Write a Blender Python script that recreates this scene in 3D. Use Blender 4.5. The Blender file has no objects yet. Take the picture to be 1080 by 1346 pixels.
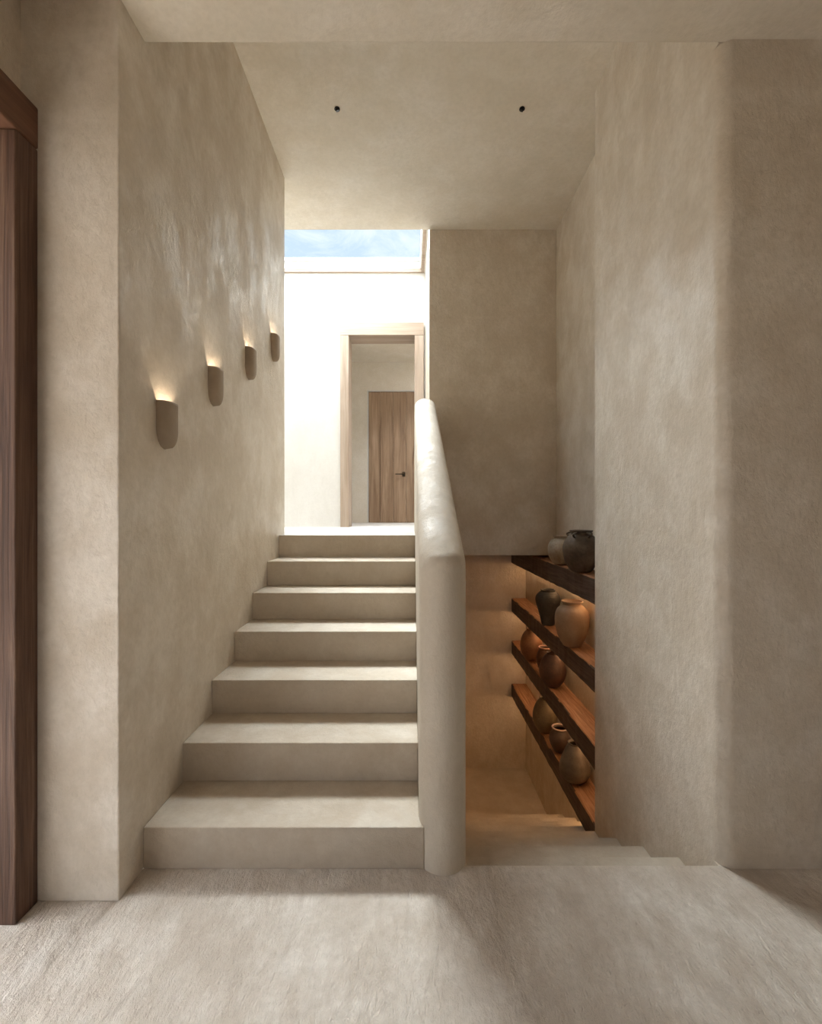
import bpy, bmesh, math, random
from mathutils import Vector
C = bpy.context.scene.collection
PI = math.pi
CH = 1.35                      # eye height of the camera
# ------------------------------------------------------------------ materials
def newmat(name):
    m = bpy.data.materials.new(name); m.use_nodes = True
    nt = m.node_tree; nt.nodes.clear()
    out = nt.nodes.new('ShaderNodeOutputMaterial')
    b = nt.nodes.new('ShaderNodeBsdfPrincipled')
    nt.links.new(b.outputs[0], out.inputs[0])
    return m, nt, b
def N(nt, t, **kw):
    n = nt.nodes.new(t)
    for k, v in kw.items():
        if k.startswith('i_'):
            key = k[2:]
            n.inputs[int(key) if key.isdigit() else key].default_value = v
        else: setattr(n, k, v)
    return n
def coords(nt, scale=(1,1,1), rot=(0,0,0), loc=(0,0,0)):
    tc = N(nt, 'ShaderNodeTexCoord'); mp = N(nt, 'ShaderNodeMapping')
    mp.inputs['Scale'].default_value = scale; mp.inputs['Rotation'].default_value = rot; mp.inputs['Location'].default_value = loc
    nt.links.new(tc.outputs['Object'], mp.inputs[0]); return mp.outputs[0]
def noise(nt, vec, scale, detail=5, rough=.55, dist=0):
    n = N(nt, 'ShaderNodeTexNoise'); n.inputs['Scale'].default_value = scale; n.inputs['Detail'].default_value = detail
    n.inputs['Roughness'].default_value = rough; n.inputs['Distortion'].default_value = dist
    nt.links.new(vec, n.inputs['Vector']); return n.outputs['Fac']
def ramp(nt, fac, stops):
    r = N(nt, 'ShaderNodeValToRGB'); e = r.color_ramp.elements
    while len(e) < len(stops): e.new(.5)
    for k, (p, c) in enumerate(stops):
        e[k].position = p; e[k].color = (c, c, c, 1) if isinstance(c, (int, float)) else (*c, 1)
    nt.links.new(fac, r.inputs[0]); return r.outputs[0]
def mix(nt, fac, a, b, mode='MIX'):
    m = N(nt, 'ShaderNodeMix', data_type='RGBA', blend_type=mode)
    for sock, v in ((m.inputs[0], fac), (m.inputs[6], a), (m.inputs[7], b)):
        if hasattr(v, 'is_linked'): nt.links.new(v, sock)
        elif isinstance(v, tuple): sock.default_value = (*v, 1)
        else: sock.default_value = v
    return m.outputs[2]
def math_(nt, op, a, b):
    m = N(nt, 'ShaderNodeMath', operation=op)
    for k, v in enumerate((a, b)):
        if hasattr(v, 'is_linked'): nt.links.new(v, m.inputs[k])
        else: m.inputs[k].default_value = v
    return m.outputs[0]
def bump(nt, b, h, strength, dist):
    n = N(nt, 'ShaderNodeBump'); n.inputs['Strength'].default_value = strength; n.inputs['Distance'].default_value = dist
    nt.links.new(h, n.inputs['Height']); nt.links.new(n.outputs[0], b.inputs['Normal'])

def plaster(name, base, dark, light, r0=.42, r1=.72, bs=.35, fine=1.0, trowel=1.0, spec=.5, vert=(1,1,.55), rot=(.15,.1,.2), con=1.0, dist=.012):
    m, nt, b = newmat(name)
    v = coords(nt); vv = coords(nt, vert, rot)
    big = noise(nt, v, 1.1, 4, .6, .2); med = noise(nt, vv, 5.5, 8, .66, .15); fin = noise(nt, v, 42, 4, .6)
    c = mix(nt, ramp(nt, big, [(.33, 0), (.67, 1)]), dark, base)
    c = mix(nt, ramp(nt, med, [(.36, 0), (.72, .9*con)]), c, light)
    c = mix(nt, ramp(nt, noise(nt, v, 2.6, 8, .66, .1), [(.42, 0), (.72, .7*con)]), c, dark)
    c = mix(nt, ramp(nt, fin, [(.32, .16*con), (.60, 0)]), c, tuple(x*.8 for x in dark))
    nt.links.new(c, b.inputs['Base Color'])
    tr = noise(nt, vv, 13, 8, .66, .25)
    rr = ramp(nt, noise(nt, vv, 5.5, 9, .72, .3), [(.44, r1), (.60, r0)])
    nt.links.new(rr, b.inputs['Roughness']); b.inputs['Specular IOR Level'].default_value = spec
    rough = noise(nt, vv, 30, 6, .70, .3)
    h = math_(nt, 'ADD', math_(nt, 'MULTIPLY', tr, .8*trowel), math_(nt, 'MULTIPLY', rough, .55*fine))
    h = math_(nt, 'ADD', h, math_(nt, 'MULTIPLY', noise(nt, v, 170, 3, .6), .06*fine))
    bump(nt, b, h, bs, dist)
    return m
def wood(name, axis, cols, rings=9.0, rough=.62, bs=.35, cross=14, along=.9):
    m, nt, b = newmat(name)
    s = [cross]*3; s[axis] = along
    v = coords(nt, tuple(s)); v2 = coords(nt, tuple(x*4.5 if k != axis else x*1.6 for k, x in enumerate(s)))
    g = noise(nt, v, 1.0, 6, .62, 1.1); f = noise(nt, v2, 1.0, 5, .7, .3)
    w = math_(nt, 'ADD', math_(nt, 'MULTIPLY', g, .68), math_(nt, 'MULTIPLY', f, .32))
    c = ramp(nt, w, [(.30, cols[0]), (.45, cols[1]), (.58, cols[2]), (.72, cols[3])])
    p = noise(nt, coords(nt), 2.3, 3, .5)
    c = mix(nt, ramp(nt, p, [(.35, .35), (.65, 0)]), c, cols[1])
    nt.links.new(c, b.inputs['Base Color']); b.inputs['Roughness'].default_value = rough
    bump(nt, b, w, bs, .008)
    return m
def clay(name, base, spot, dark, rib=0.0, sc=9):
    m, nt, b = newmat(name)
    v = coords(nt)
    a = noise(nt, v, sc, 6, .65, .7); f = noise(nt, v, 60, 5, .7)
    c = mix(nt, ramp(nt, a, [(.38, 0), (.66, 1)]), base, spot)
    c = mix(nt, ramp(nt, noise(nt, v, sc*.6, 4, .6, 1.2), [(.42, 0), (.72, .8)]), c, dark)
    c = mix(nt, ramp(nt, f, [(.32, .45), (.5, 0)]), c, dark)
    nt.links.new(c, b.inputs['Base Color']); b.inputs['Roughness'].default_value = .62
    h = math_(nt, 'ADD', math_(nt, 'MULTIPLY', f, .25), math_(nt, 'MULTIPLY', a, .2))
    if rib:
        w = N(nt, 'ShaderNodeTexWave', wave_type='BANDS', bands_direction='Z'); w.inputs['Scale'].default_value = rib
        w.inputs['Distortion'].default_value = .6; nt.links.new(v, w.inputs['Vector'])
        h = math_(nt, 'ADD', h, math_(nt, 'MULTIPLY', w.outputs['Fac'], .22))
    bump(nt, b, h, .5, .01)
    return m
def plain(name, col, rough=.5, metal=0, emit=None, es=0):
    m, nt, b = newmat(name)
    n = noise(nt, coords(nt), 40, 3)
    c = mix(nt, ramp(nt, n, [(.3, .12), (.7, 0)]), col, tuple(x*.7 for x in col))
    nt.links.new(c, b.inputs['Base Color']); b.inputs['Roughness'].default_value = rough; b.inputs['Metallic'].default_value = metal
    if emit: b.inputs['Emission Color'].default_value = (*emit, 1); b.inputs['Emission Strength'].default_value = es
    return m
M = {}
M['wall'] = plaster('wall_plaster', (.66,.59,.495), (.575,.495,.395), (.715,.65,.565), r0=.30, r1=.62, bs=.7, dist=.012, vert=(1,1,.7), spec=1.0, con=1.7)
M['ceil'] = plaster('ceiling_plaster', (.745,.685,.59), (.70,.635,.53), (.78,.725,.64), r0=.5, r1=.75, bs=.3, vert=(1,1,1), con=1.7)
M['parapet'] = plaster('parapet_plaster', (.59,.52,.425), (.53,.46,.37), (.63,.57,.485), r0=.46, r1=.75, bs=.6, spec=.4)
M['step'] = plaster('step_plaster', (.54,.47,.38), (.45,.375,.29), (.60,.54,.455), r0=.5, r1=.8, bs=.6, fine=1.2, vert=(1,1,1), dist=.013)
M['floor'] = plaster('floor_plaster', (.71,.63,.55), (.53,.45,.37), (.80,.74,.67), r0=.5, r1=.8, bs=.85, fine=1.6, vert=(1.3,.6,1), rot=(0,0,.45), con=1.5, dist=.022)
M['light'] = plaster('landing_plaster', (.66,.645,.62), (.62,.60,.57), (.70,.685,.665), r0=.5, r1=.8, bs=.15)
M['frame_wood'] = wood('frame_wood', 2, [(.028,.013,.008), (.085,.040,.023), (.16,.085,.052), (.34,.23,.155)], cross=30, along=1.4, bs=.8)
M['lintel_wood'] = wood('lintel_wood', 1, [(.045,.018,.009), (.11,.045,.023), (.18,.085,.046), (.28,.15,.09)])
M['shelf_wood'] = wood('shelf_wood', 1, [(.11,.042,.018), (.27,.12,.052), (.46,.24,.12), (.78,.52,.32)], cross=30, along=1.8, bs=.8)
M['shelf_shaded'] = wood('shelf_rough_shaded', 1, [(.018,.010,.007), (.055,.032,.022), (.12,.08,.06), (.30,.22,.17)], cross=36, along=2.2, bs=1.2)  # rough front timber, with shade also put into its darker colour
M['oak_v'] = wood('pale_oak_upright', 2, [(.24,.165,.115), (.36,.275,.21), (.45,.36,.29), (.54,.45,.37)], cross=10)
M['oak_h'] = wood('pale_oak_header', 0, [(.24,.165,.115), (.36,.275,.21), (.45,.36,.29), (.54,.45,.37)], cross=10)
M['door_wood'] = wood('door_oak', 2, [(.12,.07,.04), (.28,.18,.11), (.42,.29,.19), (.58,.43,.31)], cross=16, bs=.5)
M['sconce'] = plaster('sconce_clay', (.36,.285,.21), (.32,.25,.18), (.39,.315,.24), r0=.6, r1=.8, bs=.15)
M['bulb'] = plain('lamp_glow', (.9,.8,.6), .5, 0, (1,.86,.66), 220)
M['led'] = plain('strip_glow', (.9,.7,.4), .5, 0, (1,.60,.30), 9)
M['black'] = plain('black_metal', (.02,.018,.016), .4, .6)
M['dark_glass'] = plain('dark_lens', (.05,.05,.05), .15)
M['bronze'] = plain('bronze_metal', (.06,.045,.03), .35, .9)
M['white'] = plain('white_coating', (.72,.72,.70), .45)
def glass():
    m = bpy.data.materials.new('clear_glass'); m.use_nodes = True; nt = m.node_tree; nt.nodes.clear()
    o = N(nt, 'ShaderNodeOutputMaterial'); t = N(nt, 'ShaderNodeBsdfTransparent')
    t.inputs[0].default_value = (.965,.985,.98,1)
    nt.links.new(t.outputs[0], o.inputs[0])
    return m
M['glass'] = glass()
# ------------------------------------------------------------------ helpers
def put(name, bm, mat, parent=None, smooth=False, loc=(0,0,0), bevel=0, seg=2):
    bmesh.ops.recalc_face_normals(bm, faces=bm.faces)
    me = bpy.data.meshes.new(name); bm.to_mesh(me); bm.free()
    me.materials.append(mat)
    for p in me.polygons: p.use_smooth = smooth
    o = bpy.data.objects.new(name, me); C.objects.link(o); o.location = loc
    if parent: o.parent = parent
    if bevel:
        b = o.modifiers.new('edge', 'BEVEL'); b.width = bevel; b.segments = seg; b.limit_method = 'ANGLE'; b.angle_limit = .6
    return o
def box(bm, x0, x1, y0, y1, z0, z1):
    vs = [bm.verts.new(p) for p in ((x0,y0,z0),(x1,y0,z0),(x1,y1,z0),(x0,y1,z0),(x0,y0,z1),(x1,y0,z1),(x1,y1,z1),(x0,y1,z1))]
    for f in ((0,3,2,1),(4,5,6,7),(0,1,5,4),(1,2,6,5),(2,3,7,6),(3,0,4,7)): bm.faces.new([vs[k] for k in f])
def prism(bm, pts, z0, z1):
    lo = [bm.verts.new((x, y, z0)) for x, y in pts]; hi = [bm.verts.new((x, y, z1)) for x, y in pts]
    n = len(pts); bm.faces.new(lo[::-1]); bm.faces.new(hi)
    for k in range(n): bm.faces.new([lo[k], lo[(k+1) % n], hi[(k+1) % n], hi[k]])
def boxes(name, mat, bs, parent=None, bevel=0, **kw):
    bm = bmesh.new()
    for b in bs: box(bm, *b)
    return put(name, bm, mat, parent, bevel=bevel, **kw)
def struct(o, label=None, cat=None):
    o['kind'] = 'structure'
    if label: o['label'] = label
    if cat: o['category'] = cat
    return o
def tag(o, label, cat, group=None):
    o['label'] = label; o['category'] = cat
    if group: o['group'] = group
    return o
def empty(name, loc=(0,0,0)):
    o = bpy.data.objects.new(name, None); C.objects.link(o); o.location = loc; o.empty_display_size = .05; return o
def copy_tree(o, parent=None):
    c = o.copy(); C.objects.link(c); c.parent = parent
    for ch in o.children: copy_tree(ch, c)
    return c
# ------------------------------------------------------------------ dimensions
XL, XR, XN = -1.014, 1.175, 1.378      # left stair wall, right stair wall, niche wall
YE = 5.48                              # far wall
HC, HS = 4.035, 3.145                  # stair ceiling, front ceiling
ZL, ZB = 1.178, -1.716                 # upper landing, lower landing
# ------------------------------------------------------------------ setting
struct(boxes('floor', M['floor'], [(-3.2, 4.2, -3.4, 1.729, -.2, 0), (XL, XR+.06, 1.729, 1.746, -.2, 0)]),
       'pale troweled plaster floor in front of both flights of stairs', 'floor')
struct(boxes('floor_upper', M['light'], [(-2.5, .173, 3.511, YE+2.6, ZL-.17, ZL)], bevel=.004), 'pale sunlit floor of the upper landing under the skylight', 'floor')
struct(boxes('floor_lower', M['step'], [(.213, XN, 4.394, YE, ZB-.15, ZB)]), 'lower landing floor at the foot of the descending stairs', 'floor')
struct(boxes('ceiling', M['ceil'], [(-1.8, 4.2, -3.4, 1.743, HS, 4.5)], bevel=.004), 'lower front ceiling ending in a straight edge before the stairs', 'ceiling')
struct(boxes('ceiling_stair', M['ceil'], [(XL, XN, 1.743, 4.33, HC, 4.5), (-2.5, XL, 3.665, 4.33, HC, 4.5)]), 'higher plaster ceiling over the stairs with two small spotlights', 'ceiling')
struct(boxes('ceiling_landing', M['light'], [(-2.5, -2.32, 3.665, YE, 4.227, 4.42), (-2.5, .173, 3.665, 4.33, 4.5, 4.6), (.159, .173, 4.33, YE, 4.227, 4.42)]),
       'strip of white ceiling round the skylight over the landing', 'ceiling')
bm = bmesh.new()
box(bm, -2.5, XL, 1.585, 3.665, 0, 4.6)
struct(put('wall_left', bm, M['wall'], bevel=.005), 'tall left plaster wall carrying four glowing sconces', 'wall')
struct(boxes('wall_entry', M['wall'], [(-1.52, -1.355, 1.535, 1.585, 0, HS), (-1.52, -1.355, -3.4, -.3, 0, HS), (-1.52, -1.355, -.3, 1.535, 2.72, HS)]),
       'narrow plaster wall above the dark timber door frame at the left edge', 'wall')
# right wall with the soft rounded corner
r = .052
pts = [(4.2, 1.73), (4.2, 2.917), (XR, 2.917), (XR, 1.73+r)]
for k in range(1, 12):
    a = PI + k/12*PI/2
    pts.append((XR+r+r*math.cos(a), 1.73+r+r*math.sin(a)))
pts.append((XR+r, 1.73))
bm = bmesh.new(); prism(bm, pts, 0, HS); 
o = put('wall_right', bm, M['wall'], smooth=True)
bm = bmesh.new()
pts2 = [(4.2, 1.746), (4.2, 2.917), (XR, 2.917), (XR, 1.746)]
prism(bm, pts2, HS, HC+.1)
m2 = bpy.data.meshes.new('t'); bm.to_mesh(m2); bm.free()
bm = bmesh.new(); bm.from_mesh(o.data); bm.from_mesh(m2); bm.to_mesh(o.data); bm.free()
def sharp(o, ang=.7):
    bm = bmesh.new(); bm.from_mesh(o.data)
    for e in bm.edges:
        if len(e.link_faces) == 2 and e.calc_face_angle(0) > ang: e.smooth = False
    for f in bm.faces: f.smooth = True
    bm.to_mesh(o.data); bm.free()
sharp(o)
struct(o, 'right plaster wall with a soft rounded corner beside the descending stairs', 'wall')
struct(boxes('wall_pit', M['wall'], [(XR, 1.9, 1.746, 2.917, ZB-.1, 0)]), 'lower right wall of the stairwell under floor level', 'wall')
struct(boxes('wall_niche', M['wall'], [(XN, 1.7, 2.917, YE+.25, ZB-.1, HC+.5)]), 'recessed right plaster wall behind the timber shelves', 'wall')
struct(boxes('wall_lower', M['wall'], [(.1, XN, YE, YE+.25, ZB-.1, .946)]), 'lower back wall at the bottom of the descending stairs', 'wall')
struct(boxes('wall_back', M['wall'], [(.173, XN, 4.33, YE, .946, 4.5)], bevel=.003), 'hanging plaster wall above the descending stairs', 'wall')
struct(boxes('wall_core', M['wall'], [(.05, .213, 1.746, YE, ZB-.1, 0)]), 'side wall of the descending stairs below the parapet', 'wall')
struct(boxes('wall_block', M['wall'], [(.173, .213, 4.33, YE, 0, .946)]), 'short side wall of the lower corridor beyond the parapet', 'wall')
# far wall with its doorway opening
struct(boxes('wall_far', M['light'], [(-2.5, -.82, YE, YE+.25, ZL, 4.39), (.13, XN, YE, YE+.25, .946, 4.39), (-.82, .13, YE, YE+.25, 3.58, 4.39)]),
       'bright far wall of the upper landing around the doorway', 'wall')
struct(boxes('wall_landing', M['light'], [(-2.6, -2.5, 3.5, 8.1, ZL, 4.6)]), 'left end wall of the landing out past the stair wall', 'wall')
struct(boxes('wall_room', M['ceil'], [(-2.5, -.745, 7.9, 8.1, ZL, 4.0), (.17, 1.7, 7.9, 8.1, ZL, 4.0), (-.745, .17, 7.9, 8.1, 3.458, 4.0), (-.745, .17, 8.0, 8.1, ZL, 3.458)]),
       'back wall of the room beyond the doorway with a timber door', 'wall')
struct(boxes('wall_chamber', M['ceil'], [(1.6, 1.7, YE+.25, 7.9, ZL, 4.0)]),
       'right side wall of the room beyond the doorway', 'wall')
struct(boxes('ceiling_chamber', M['ceil'], [(-2.5, .3, YE+.25, 8.1, 3.96, 4.1), (.3, 1.7, YE+.25, 6.3, 3.96, 4.1), (.3, 1.7, 7.2, 8.1, 3.96, 4.1), (1.3, 1.7, 6.3, 7.2, 3.96, 4.1)]), 'ceiling of the room beyond the doorway, with an added unseen sky opening', 'ceiling')  # hole added out of view so sky light brightens this room
struct(boxes('floor_chamber', M['light'], [(.173, 1.7, YE+.25, 8.1, ZL-.17, ZL)]), 'floor of the room beyond the doorway, right side', 'floor')
# the front room closed round the camera, with an unseen opening added behind, sized for fill light
struct(boxes('wall_front', M['wall'], [(-1.52, -.2, -3.4, -3.2, 0, HS), (1.4, 4.2, -3.4, -3.2, 0, HS), (-.2, 1.4, -3.4, -3.2, 2.1, HS), (-.2, 1.4, -3.4, -3.2, 0, .9)]), 'wall of the front room with an added unseen opening for fill light', 'wall')
struct(boxes('ceiling_sky_blocker', M['ceil'], [(-3.2, -1.8, -3.4, 1.585, 2.85, 3.1)]), 'added unseen slab past the dark door frame, blocking the high sky', 'ceiling')  # unseen overhang added to keep high sky light off the jamb
struct(boxes('wall_side', M['wall'], [(4.0, 4.2, -3.2, 1.73, 0, HS)]), 'far right side wall of the front room', 'wall')
# ------------------------------------------------------------------ skylight
w = struct(empty('window_1', (0, 0, 0)), 'long white framed skylight with thin timber trim over the landing', 'skylight')
boxes('trim_board', M['oak_h'], [(-2.32, .159, YE-.03, YE-.001, 4.227, 4.268)], w)
boxes('trim_board', M['lintel_wood'] if 0 else M['oak_h'], [(.124, .158, 4.335, YE-.03, 4.227, 4.265)], w)
boxes('frame', M['white'], [(-2.32, .123, YE-.012, YE+.05, 4.27, 4.36), (-2.32, .14, YE-.03, YE+.05, 4.36, 4.40), (.11, .158, 4.34, YE-.03, 4.266, 4.40), (-2.36, -2.32, 4.34, YE, 4.27, 4.40), (-2.32, .11, 4.331, 4.36, 4.27, 4.40)], w)
boxes('pane', M['glass'], [(-2.32, .12, 4.35, YE+.02, 4.401, 4.409)], w)
# ------------------------------------------------------------------ staircases
st = tag(empty('staircase', (-.49, 1.729, 0)), 'pale plaster stairs rising between the sconce wall and the rounded parapet', 'stairs')
g = .2974
zs = [.158 + .17*k for k in range(6)]
def stair_box(b, base):
    return (b[0]-base[0], b[1]-base[0], b[2]-base[1], b[3]-base[1], b[4]-base[2], b[5]-base[2])
for k in range(6):
    y = 1.729 + g*k; z0 = 0 if k == 0 else zs[k-1]
    if k == 0:
        bm = bmesh.new()
        prism(bm, [(x+.49, yy-1.729) for x, yy in ((XL, y), (.050, y), (.050, 1.752), (.0318, 1.79), (.0318, 3.511), (XL, 3.511))], z0, zs[k])
        put('step', bm, M['step'], st, bevel=.004)
    else:
        boxes('step', M['step'], [stair_box((XL, .0318, y, 3.511, z0, zs[k]), (-.49, 1.729, 0))], st, bevel=.004)
boxes('step_riser', M['step'], [stair_box((XL, .0318, 3.509, 3.5115, zs[5], ZL-.003), (-.49, 1.729, 0))], st)
sd = tag(empty('staircase', (.7, 1.746, ZB)), 'darker plaster stairs descending past the timber shelves', 'stairs')
yk = [1.746] + [2.005 + .304*k for k in range(8)] + [4.394]
for k in range(1, 10):
    z = -.161 - .174*(k-1)
    x1 = XR if yk[k] < 2.95 else XN
    boxes('step', M['step'], [stair_box((.213, x1, yk[k-1], yk[k], ZB-.1, z), (.7, 1.746, ZB))], sd, bevel=.004)
# ------------------------------------------------------------------ parapet
R, xc, y0 = .0905, .1225, 1.787
def parapet():
    bm = bmesh.new()
    ys = []
    for k in range(15): ys.append(y0 - R*math.cos(k/14*PI/2))
    yy = y0
    while yy < 4.05-.04: yy += .06; ys.append(min(yy, 4.05))
    ys.append(4.33)
    NX = 28
    rows = []
    for y in ys:
        wd = R if y >= y0 else math.sqrt(max(R*R-(y0-y)**2, 1e-8))
        row = []
        for i in range(NX+1):
            x = wd*math.sin((i/NX-.5)*PI)
            ridge = 1.178 + .508*(min(y, 4.02)-1.6965)
            q = max(0, 1-(x/R)**2)
            z = ridge - .072*(1-math.sqrt(q))
            if y < y0:                      # small rounding along the nose
                d = R - math.hypot(x, y0-y); t = .034
                if d < t: z -= t - math.sqrt(max(t*t-(t-d)**2, 0))
            row.append((xc+x, y, z))
        rows.append(row)
    V = [[bm.verts.new(p) for p in r_] for r_ in rows]
    for a in range(len(V)-1):
        for i in range(NX): bm.faces.new([V[a][i], V[a][i+1], V[a+1][i+1], V[a+1][i]])
    # outline skirts
    left = [V[a][0] for a in range(len(V))]; right = [V[a][NX] for a in range(len(V))]
    front = list(V[0])
    loop = left[::-1] + front[1:-1] + right
    # first row is almost a point: drop it straight down as one strip
    low = [bm.verts.new((v.co.x, v.co.y, 0.0)) for v in loop]
    for k in range(len(loop)-1): bm.faces.new([loop[k], loop[k+1], low[k+1], low[k]])
    bmesh.ops.remove_doubles(bm, verts=bm.verts, dist=.0004)
    e = [v for v in bm.verts if abs(v.co.y-4.33) < 1e-5]
    return bm
pa = put('stair_parapet', parapet(), M['parapet'], smooth=True)
tag(pa, 'smooth rounded plaster parapet wall sloping up between the two flights of stairs', 'parapet')
# ------------------------------------------------------------------ timber door frames
t1 = struct(empty('trim_1', (-.35, 5.44, ZL)), 'pale oak door surround in the bright far wall', 'door frame')
def rel(b, base): return stair_box(b, base)
B1 = (-.35, 5.44, ZL)
boxes('post', M['oak_v'], [rel((-.843, -.743, 5.44, 5.73, ZL, 3.466), B1)], t1, bevel=.003)
boxes('post', M['oak_v'], [rel((.043, .15, 5.44, 5.73, ZL, 3.466), B1)], t1, bevel=.003)
boxes('header', M['oak_h'], [rel((-.845, .152, 5.438, 5.73, 3.468, 3.617), B1)], t1, bevel=.003)
t2 = struct(empty('trim_2', (-1.33, 1.0, 0)), 'dark reddish timber door frame at the left edge of the room', 'door frame')
B2 = (-1.33, 1.0, 0)
boxes('post', M['frame_wood'], [rel((-1.54, -1.293, 1.492, 1.583, 0, 2.606), B2)], t2, bevel=.004)
boxes('post', M['frame_wood'], [rel((-1.54, -1.293, -.32, -.23, 0, 2.606), B2)], t2, bevel=.004)
boxes('lintel', M['lintel_wood'], [rel((-1.54, -1.291, -.32, 1.584, 2.609, 2.751), B2)], t2, bevel=.006)
# far timber door
d = struct(empty('door_1', (-.29, 7.95, ZL)), 'tall plain oak door at the end of the room past the doorway', 'door')
B3 = (-.29, 7.95, ZL)
for x0, x1 in ((-.737, -.437), (-.434, -.14), (-.137, .162)):
    pass
bm = bmesh.new()
for x0, x1 in ((-.735, -.540), (-.537, -.31), (-.307, -.08), (-.077, .162)):
    box(bm, x0+.29, x1+.29, -.02, .03, .004, 3.45-ZL)
put('leaf', bm, M['door_wood'], d, bevel=.004)
h = boxes('handle', M['bronze'], [(.155, .175, -.075, -.02, .83, .85), (.02, .175, -.078, -.062, .832, .848), (.14, .19, -.026, -.02, .80, .88)], d, bevel=.003)
boxes('door_casing', M['light'], [(-.468, -.447, -.055, .045, 0, 3.462-ZL), (.453, .474, -.055, .045, 0, 3.462-ZL), (-.468, .474, -.055, .045, 3.452-ZL, 3.47-ZL)], d)
# ------------------------------------------------------------------ shelves
shelf_defs = [(.745, .92, 'thick dark timber shelf level with the hanging back wall, topmost of four'),
              (.163, .325, 'thick timber shelf holding a charcoal jar and a tan jar, second from the top'),
              (-.345, -.183, 'thick timber shelf with three reddish brown jars, third from the top'),
              (-.856, -.70, 'thick timber shelf nearest the descending steps, lowest of four')]
random.seed(3)
for z0, z1, lab in shelf_defs:
    bm = bmesh.new(); y0s, y1s = 2.92, YE-.002
    n = 46; x0s, x1s = 1.206, XN-.001
    rings = []
    for k in range(n+1):
        y = y0s + (y1s-y0s)*k/n
        a, b_, c_, d_ = (random.uniform(-.0025, .0025) for _ in range(4))
        e = .006
        pts = [(x0s+a, z0+e+b_*.5), (x0s+e, z0+b_), (x1s, z0+b_), (x1s, z1), (x0s+e+.003+c_, z1+d_*.4), (x0s+a, z1-e+d_)]
        rings.append([bm.verts.new((x-1.3, y-y0s, z-z1)) for x, z in pts])
    for k in range(n):
        for i in range(6): bm.faces.new([rings[k][i], rings[k][(i+1) % 6], rings[k+1][(i+1) % 6], rings[k+1][i]])
    bm.faces.new(rings[0]); bm.faces.new(rings[-1][::-1])
    t = tag(empty('wall_shelf', (1.3, y0s, z1)), lab, 'shelf', 'timber shelves in the stair niche')
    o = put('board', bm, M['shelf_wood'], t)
    o.data.materials.append(M['shelf_shaded'])
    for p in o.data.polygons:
        if p.normal.x < -.6 or p.normal.z < -.6 or abs(p.normal.y) > .6: p.material_index = 1  # fronts, undersides and ends get the shaded copy; tops stay the paler lit one
    boxes('light_strip', M['led'], [(.052, .066, .06 if z0 > -.8 else .34, y1s-y0s-.08, z0-z1-.008, z0-z1-.001)], t)
# ------------------------------------------------------------------ clay jars
def lathe(prof, seg=56, wob=0.0, inner=.008):
    bm = bmesh.new()
    full = list(prof)
    # turn over the lip and go down inside
    rt, zt = prof[-1]
    full += [(rt-.004, zt+.002), (rt-inner, zt-.001)]
    for r_, z_ in reversed(prof[2:-1]): full.append((max(r_-inner, .01), z_))
    full.append((.001, prof[2][1]+.004))
    full = [(.001, prof[0][1])] + full
    rings = []
    for r_, z_ in full:
        rings.append([bm.verts.new((r_*(1+wob*math.sin(2*a+z_*9))*math.cos(a), r_*(1-wob*math.sin(2*a+z_*9))*math.sin(a), z_)) for a in (2*PI*k/seg for k in range(seg))])
    for a in range(len(rings)-1):
        for k in range(seg): bm.faces.new([rings[a][k], rings[a][(k+1) % seg], rings[a+1][(k+1) % seg], rings[a+1][k]])
    return bm
def spline(pts, n=7):
    out = []
    P = [pts[0]] + list(pts) + [pts[-1]]
    for i in range(1, len(P)-2):
        for k in range(n):
            t = k/n
            out.append(tuple(.5*((2*P[i][j]) + (-P[i-1][j]+P[i+1][j])*t + (2*P[i-1][j]-5*P[i][j]+4*P[i+1][j]-P[i+2][j])*t*t + (-P[i-1][j]+3*P[i][j]-3*P[i+1][j]+P[i+2][j])*t**3) for j in (0, 1)))
    out.append(pts[-1]); return out
shapes = {  # radius as share of the body, height as share of the jar
 'globe': [(.42,0),(.60,.04),(.88,.24),(1,.50),(.93,.70),(.72,.85),(.56,.90),(.54,.94),(.62,.98),(.64,1)],
 'shoulder': [(.46,0),(.52,.03),(.66,.25),(.86,.50),(1,.70),(.93,.83),(.70,.925),(.58,.95),(.56,.97),(.60,1)],
 'jar': [(.44,0),(.56,.04),(.82,.22),(.97,.45),(1,.62),(.90,.79),(.66,.89),(.53,.92),(.53,.95),(.63,.985),(.64,1)],
 'egg': [(.46,0),(.60,.05),(.88,.22),(1,.42),(.95,.60),(.76,.80),(.55,.91),(.44,.95),(.43,.97),(.47,1)],
 'cone': [(.52,0),(.68,.04),(.95,.18),(1,.32),(.90,.52),(.70,.74),(.50,.90),(.42,.95),(.42,.975),(.46,1)],
 'bowl': [(.46,0),(.58,.05),(.88,.28),(1,.52),(.94,.70),(.78,.84),(.68,.90),(.66,.94),(.72,1)]}
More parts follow.
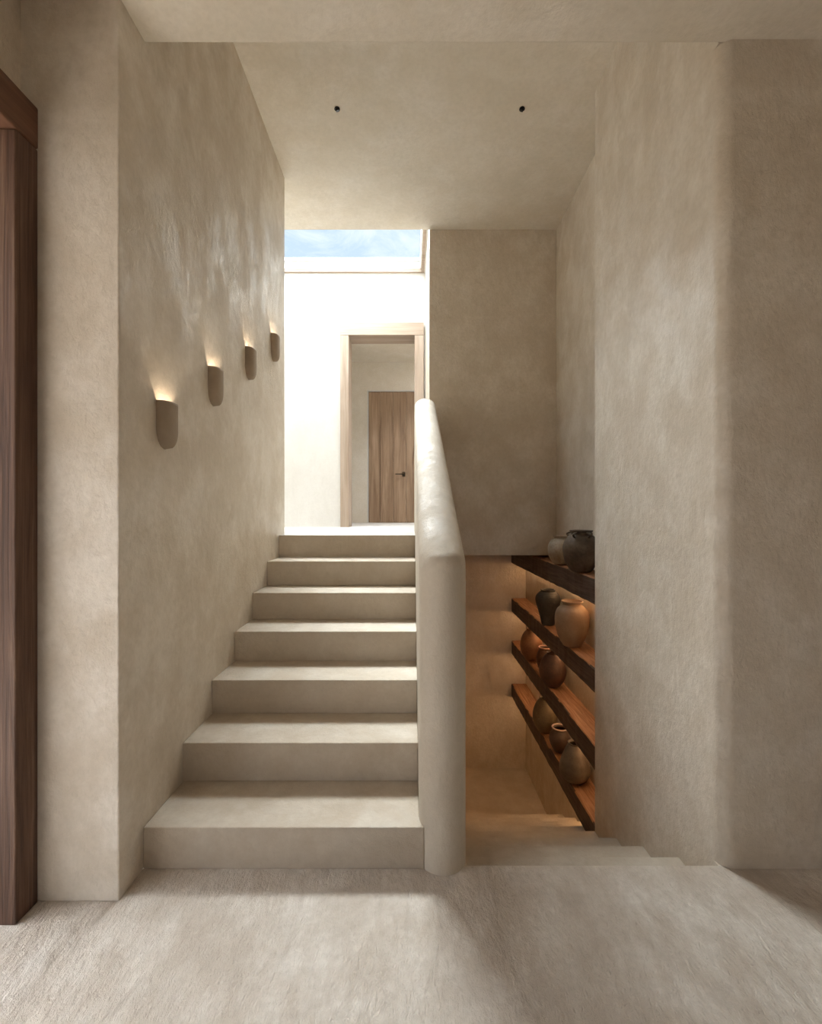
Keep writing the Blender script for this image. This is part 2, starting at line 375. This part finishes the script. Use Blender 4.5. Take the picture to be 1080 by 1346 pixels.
def jar(px, r_, h, zshelf, shape, mat, label, group=None, rim=None, handles=None, base=None):
    x = XN - r_ - .012
    y = x*600/(px-540)
    t = None
    prof = [(a*r_, b_*h) for a, b_ in shapes[shape]]
    sp = spline(prof)
    if rim or handles:
        t = empty('clay_jar', (x, y, zshelf+.0015))
        put('body', lathe(sp, wob=.008), mat, t, smooth=True)
        rt, zt = prof[-1]
        if rim:
            bm = bmesh.new(); rings = []
            for k in range(48):
                a = 2*PI*k/48; ring = []
                for j in range(10):
                    b_ = 2*PI*j/10; rr = rt - .001 + .0075*math.cos(b_)
                    ring.append(bm.verts.new((rr*math.cos(a), rr*math.sin(a), zt + .0055*math.sin(b_))))
                rings.append(ring)
            for k in range(48):
                for j in range(10): bm.faces.new([rings[k][j], rings[(k+1) % 48][j], rings[(k+1) % 48][(j+1) % 10], rings[k][(j+1) % 10]])
            o = put('rim', bm, rim, t, smooth=True); o['label'] = 'paler rolled rim'
        if handles:
            for ang in handles:
                bm = bmesh.new(); rings = []
                n = 14
                for k in range(n+1):
                    s = k/n*PI
                    rad = .60*r_ + .030*math.sin(s) + (.16*r_)*(k/n); z = .955*h - .115*h*(k/n) + .004*math.sin(s)
                    ring = []
                    tx, tz = (.030*math.cos(s)*PI+.16*r_), -.115*h
                    l = math.hypot(tx, tz); nx, nz = -tz/l, tx/l
                    for j in range(8):
                        b_ = 2*PI*j/8
                        u = .0065*math.cos(b_); v_ = .010*math.sin(b_)
                        q = rad + nx*u; zz = z + nz*u
                        ring.append(bm.verts.new((q*math.cos(ang)-v_*math.sin(ang), q*math.sin(ang)+v_*math.cos(ang), zz)))
                    rings.append(ring)
                for k in range(n):
                    for j in range(8): bm.faces.new([rings[k][j], rings[k][(j+1) % 8], rings[k+1][(j+1) % 8], rings[k+1][j]])
                bm.faces.new(rings[0]); bm.faces.new(rings[-1])
                put('handle', bm, mat, t, smooth=True)
    else:
        t = put('clay_jar', lathe(sp, wob=.008), mat, smooth=True, loc=(x, y, zshelf+.0015))
    tag(t, label, 'jar', group)
    return t
G = 'old clay jars along the timber shelves'
jar(738, .112, .238, .92, 'globe', clay('clay_beige', (.46,.40,.32), (.36,.30,.23), (.22,.12,.07)), 'squat pale beige clay jar behind the dark handled jar on the top shelf', G)
jar(763.5, .128, .300, .92, 'globe', clay('clay_black', (.085,.058,.038), (.15,.11,.075), (.035,.024,.017)), 'large dark brown clay jar with small neck handles, on the top shelf', G, handles=(-1.35, .55, 2.2, 4.1-.2))
jar(720, .112, .320, .325, 'shoulder', clay('clay_charcoal', (.05,.047,.042), (.07,.065,.058), (.03,.027,.024), rib=22), 'charcoal ribbed jar with wide shoulders on the second shelf down', G)
jar(751.5, .127, .345, .325, 'jar', clay('clay_tan', (.40,.27,.175), (.34,.21,.13), (.29,.18,.11)), 'big tan terracotta jar next to the charcoal ribbed one', G)
jar(698, .113, .325, -.183, 'egg', clay('clay_rust', (.24,.11,.055), (.30,.15,.07), (.12,.055,.03)), 'rust brown jar standing at the far end of the third shelf down', G)
jar(716, .080, .240, -.183, 'bowl', clay('clay_umber', (.12,.06,.035), (.17,.085,.05), (.07,.035,.02)), 'small brown jar with a pinkish rim tucked behind the dark round one', G, rim=clay('clay_pink', (.50,.29,.22), (.45,.25,.18), (.3,.16,.11)))
jar(726, .115, .300, -.183, 'egg', clay('clay_dark_brown', (.07,.035,.022), (.12,.055,.03), (.04,.02,.013)), 'round blackish brown jar nearest on the third shelf down', G)
jar(716, .112, .320, -.70, 'egg', clay('clay_olive', (.19,.14,.075), (.14,.10,.055), (.07,.05,.03)), 'olive brown jar at the far end of the lowest shelf', G)
jar(735.5, .088, .205, -.70, 'bowl', clay('clay_deep_brown', (.085,.055,.04), (.13,.08,.055), (.05,.03,.02)), 'small dark brown jar with a pale rim on the lowest shelf', G, rim=clay('clay_cream', (.52,.40,.33), (.46,.33,.26), (.3,.2,.15)))
jar(755, .113, .290, -.70, 'cone', clay('clay_grey', (.15,.12,.09), (.20,.155,.115), (.09,.07,.05), rib=5), 'grey brown bulging jar nearest on the lowest shelf', G)
# ------------------------------------------------------------------ sconces
def sconce_shell():
    bm = bmesh.new(); wd, pr, H, th = .060, .044, .190, .006
    NU, NV = 28, 22
    def surf(o_):
        rows = []
        for j in range(NV+1):
            t = j/NV
            z = H*(1-t) if t < .62 else None
            zz = H*(1-t)
            rb = .085
            q = 0 if zz > rb else (rb-zz)/rb
            q = min(q, 1)
            s = (1-q**2.05)**(1/2.05) if q < 1 else .0
            sp_ = (1-q**3.2)**(1/3.2) if q < 1 else .0
            row = []
            for i in range(NU+1):
                a = i/NU*PI
                ca, sa = math.cos(a), math.sin(a)
                e = .80
                yv = (wd-o_)*s*math.copysign(abs(ca)**e, ca); xv = (pr-o_)*max(sp_, .02)*abs(sa)**e
                row.append(bm.verts.new((xv, yv, zz + (o_ if q > .98 else 0))))
            rows.append(row)
        return rows
    A = surf(0); B = surf(th)
    for S in (A, B):
        for j in range(NV):
            for i in range(NU): bm.faces.new([S[j][i], S[j][i+1], S[j+1][i+1], S[j+1][i]])
    for i in range(NU): bm.faces.new([A[0][i], A[0][i+1], B[0][i+1], B[0][i]])
    bmesh.ops.remove_doubles(bm, verts=bm.verts, dist=.0002)
    return bm
def make_sconce(loc):
    t = empty('wall_sconce', loc)
    put('shade', sconce_shell(), M['sconce'], t, smooth=True)
    bm = bmesh.new(); bmesh.ops.create_uvsphere(bm, u_segments=16, v_segments=10, radius=.013)
    for v in bm.verts: v.co.x += .022; v.co.z += .120
    put('bulb', bm, M['bulb'], t, smooth=True)
    return t
sp = [(1.876, 1.610, 'nearest'), (2.339, 1.895, ''), (2.848, 2.178, ''), (3.361, 2.462, '')]
labs = ['clay wall sconce glowing upward, lowest and largest looking of the four on the left wall',
        'clay wall sconce second up from the bottom of the rising row',
        'clay wall sconce third up in the rising row on the left wall',
        'clay wall sconce highest of the row, closest to the bright landing']
s0 = make_sconce((XL+.0005, sp[0][0], sp[0][1]))
tag(s0, labs[0], 'wall light', 'clay sconces rising along the left wall')
for k in range(1, 4):
    c = copy_tree(s0); c.location = (XL+.0005, sp[k][0], sp[k][1]); c['label'] = labs[k]
# ------------------------------------------------------------------ ceiling spots
def make_spot(loc, lab, lean):
    t = empty('ceiling_spotlight', loc)
    bm = bmesh.new(); bmesh.ops.create_cone(bm, cap_ends=False, segments=28, radius1=.019, radius2=.017, depth=.006)
    bmesh.ops.translate(bm, verts=bm.verts, vec=(0,0,-.003)); 
    o = put('ring', bm, M['black'], t, smooth=True); s = o.modifiers.new('s', 'SOLIDIFY'); s.thickness = .003
    bm = bmesh.new(); bmesh.ops.create_cone(bm, cap_ends=True, segments=24, radius1=.013, radius2=.014, depth=.018)
    bmesh.ops.translate(bm, verts=bm.verts, vec=(0,0,-.006))
    o = put('lamp_head', bm, M['black'], t, smooth=False); o.rotation_euler = (.3, lean, 0)
    bm = bmesh.new(); bmesh.ops.create_circle(bm, cap_ends=True, segments=20, radius=.008)
    bmesh.ops.translate(bm, verts=bm.verts, vec=(0,0,-.0155)); o = put('lens', bm, M['dark_glass'], t); o.rotation_euler = (.3, lean, 0)
    return tag(t, lab, 'spotlight', 'small black ceiling spotlights')
make_spot((-.49, 3.03, HC-.0005), 'tiny black ceiling spotlight above the rising stairs', -.3)
make_spot((.737, 3.03, HC-.0005), 'tiny black ceiling spotlight above the descending stairs', .3)
# ------------------------------------------------------------------ sky and sun
W = bpy.data.worlds.new('sky'); bpy.context.scene.world = W; W.use_nodes = True
nt = W.node_tree; nt.nodes.clear()
out = N(nt, 'ShaderNodeOutputWorld'); bg = N(nt, 'ShaderNodeBackground'); nt.links.new(bg.outputs[0], out.inputs[0])
tc = N(nt, 'ShaderNodeTexCoord'); sep = N(nt, 'ShaderNodeSeparateXYZ'); nt.links.new(tc.outputs['Generated'], sep.inputs[0])
zc = sep.outputs['Z']
mp = N(nt, 'ShaderNodeMapping'); mp.inputs['Scale'].default_value = (1.6, 1.5, 4.0); mp.inputs['Rotation'].default_value = (.2, .35, .3); nt.links.new(tc.outputs['Generated'], mp.inputs[0])
cl = noise(nt, mp.outputs[0], 4.5, 9, .66, .9)
blue = ramp(nt, zc, [(0, (.86,.88,.90)), (.45, (.58,.70,.84)), (.56, (.54,.67,.84)), (.72, (.96,.98,1)), (1, (.96,.98,1))])
skyc = mix(nt, ramp(nt, cl, [(.42, 0), (.66, .85)]), blue, (.86,.91,.96))
col = mix(nt, ramp(nt, zc, [(0, 0), (.01, 1)]), (.50,.44,.36), skyc)
nt.links.new(col, bg.inputs[0])
SKY = [(0, .088), (.30, .076), (.46, .044), (.55, .044), (.68, .60), (1, .85)]
st_ = ramp(nt, zc, SKY)
nt.links.new(math_(nt, 'MULTIPLY', st_, 13.0), bg.inputs[1])
def sun(name, energy, angle, frm, col):
    l = bpy.data.lights.new(name, 'SUN'); l.energy = energy; l.angle = math.radians(angle); l.color = col
    o = bpy.data.objects.new(name, l); C.objects.link(o); o.location = (0, 6, 9)
    o.rotation_euler = Vector(frm).to_track_quat('Z', 'Y').to_euler()
    return o
el = math.radians(47)
sun('sun', 8.8, 34, (-.22, math.cos(el), math.sin(el)), (.95, .98, 1))
def portal(name, loc, rot, sx, sy):
    l = bpy.data.lights.new(name, 'AREA'); l.shape = 'RECTANGLE'; l.size = sx; l.size_y = sy; l.cycles.is_portal = True
    o = bpy.data.objects.new(name, l); C.objects.link(o); o.location = loc; o.rotation_euler = rot
portal('skylight_portal', (-1.1, 4.91, 4.43), (0,0,0), 2.46, 1.15)
portal('rear_fill_portal', (.6, -3.35, 1.5), (PI/2,0,0), 1.6, 1.2)  # sampling portal for the added rear opening
portal('entry_portal', (-1.56, .63, 1.3), (0,-PI/2,0), 2.6, 1.75)
portal('chamber_portal', (.8, 6.75, 4.12), (0,0,0), 1.0, .9)
# ------------------------------------------------------------------ camera
cam = bpy.data.cameras.new('camera'); co = bpy.data.objects.new('camera', cam); C.objects.link(co)
co.location = (0, 0, CH); co.rotation_euler = (PI/2, 0, 0)
cam.sensor_fit = 'HORIZONTAL'; cam.sensor_width = 36; cam.lens = 36*600/1080; cam.shift_y = 1/1080; cam.clip_start = .02
sc = bpy.context.scene; sc.camera = co
sc.view_settings.view_transform = 'Standard'; sc.view_settings.look = 'None'; sc.view_settings.gamma = 1
sc.view_settings.exposure = 1.15; sc.view_settings.use_curve_mapping = False
sc.cycles.max_bounces = 14; sc.cycles.diffuse_bounces = 10; sc.cycles.transparent_max_bounces = 12
sc.cycles.use_denoising = True; sc.cycles.denoising_prefilter = 'NONE'; sc.cycles.denoising_quality = 'HIGH'; sc.cycles.sample_clamp_indirect = 6
sc.cycles.caustics_reflective = False; sc.cycles.caustics_refractive = False
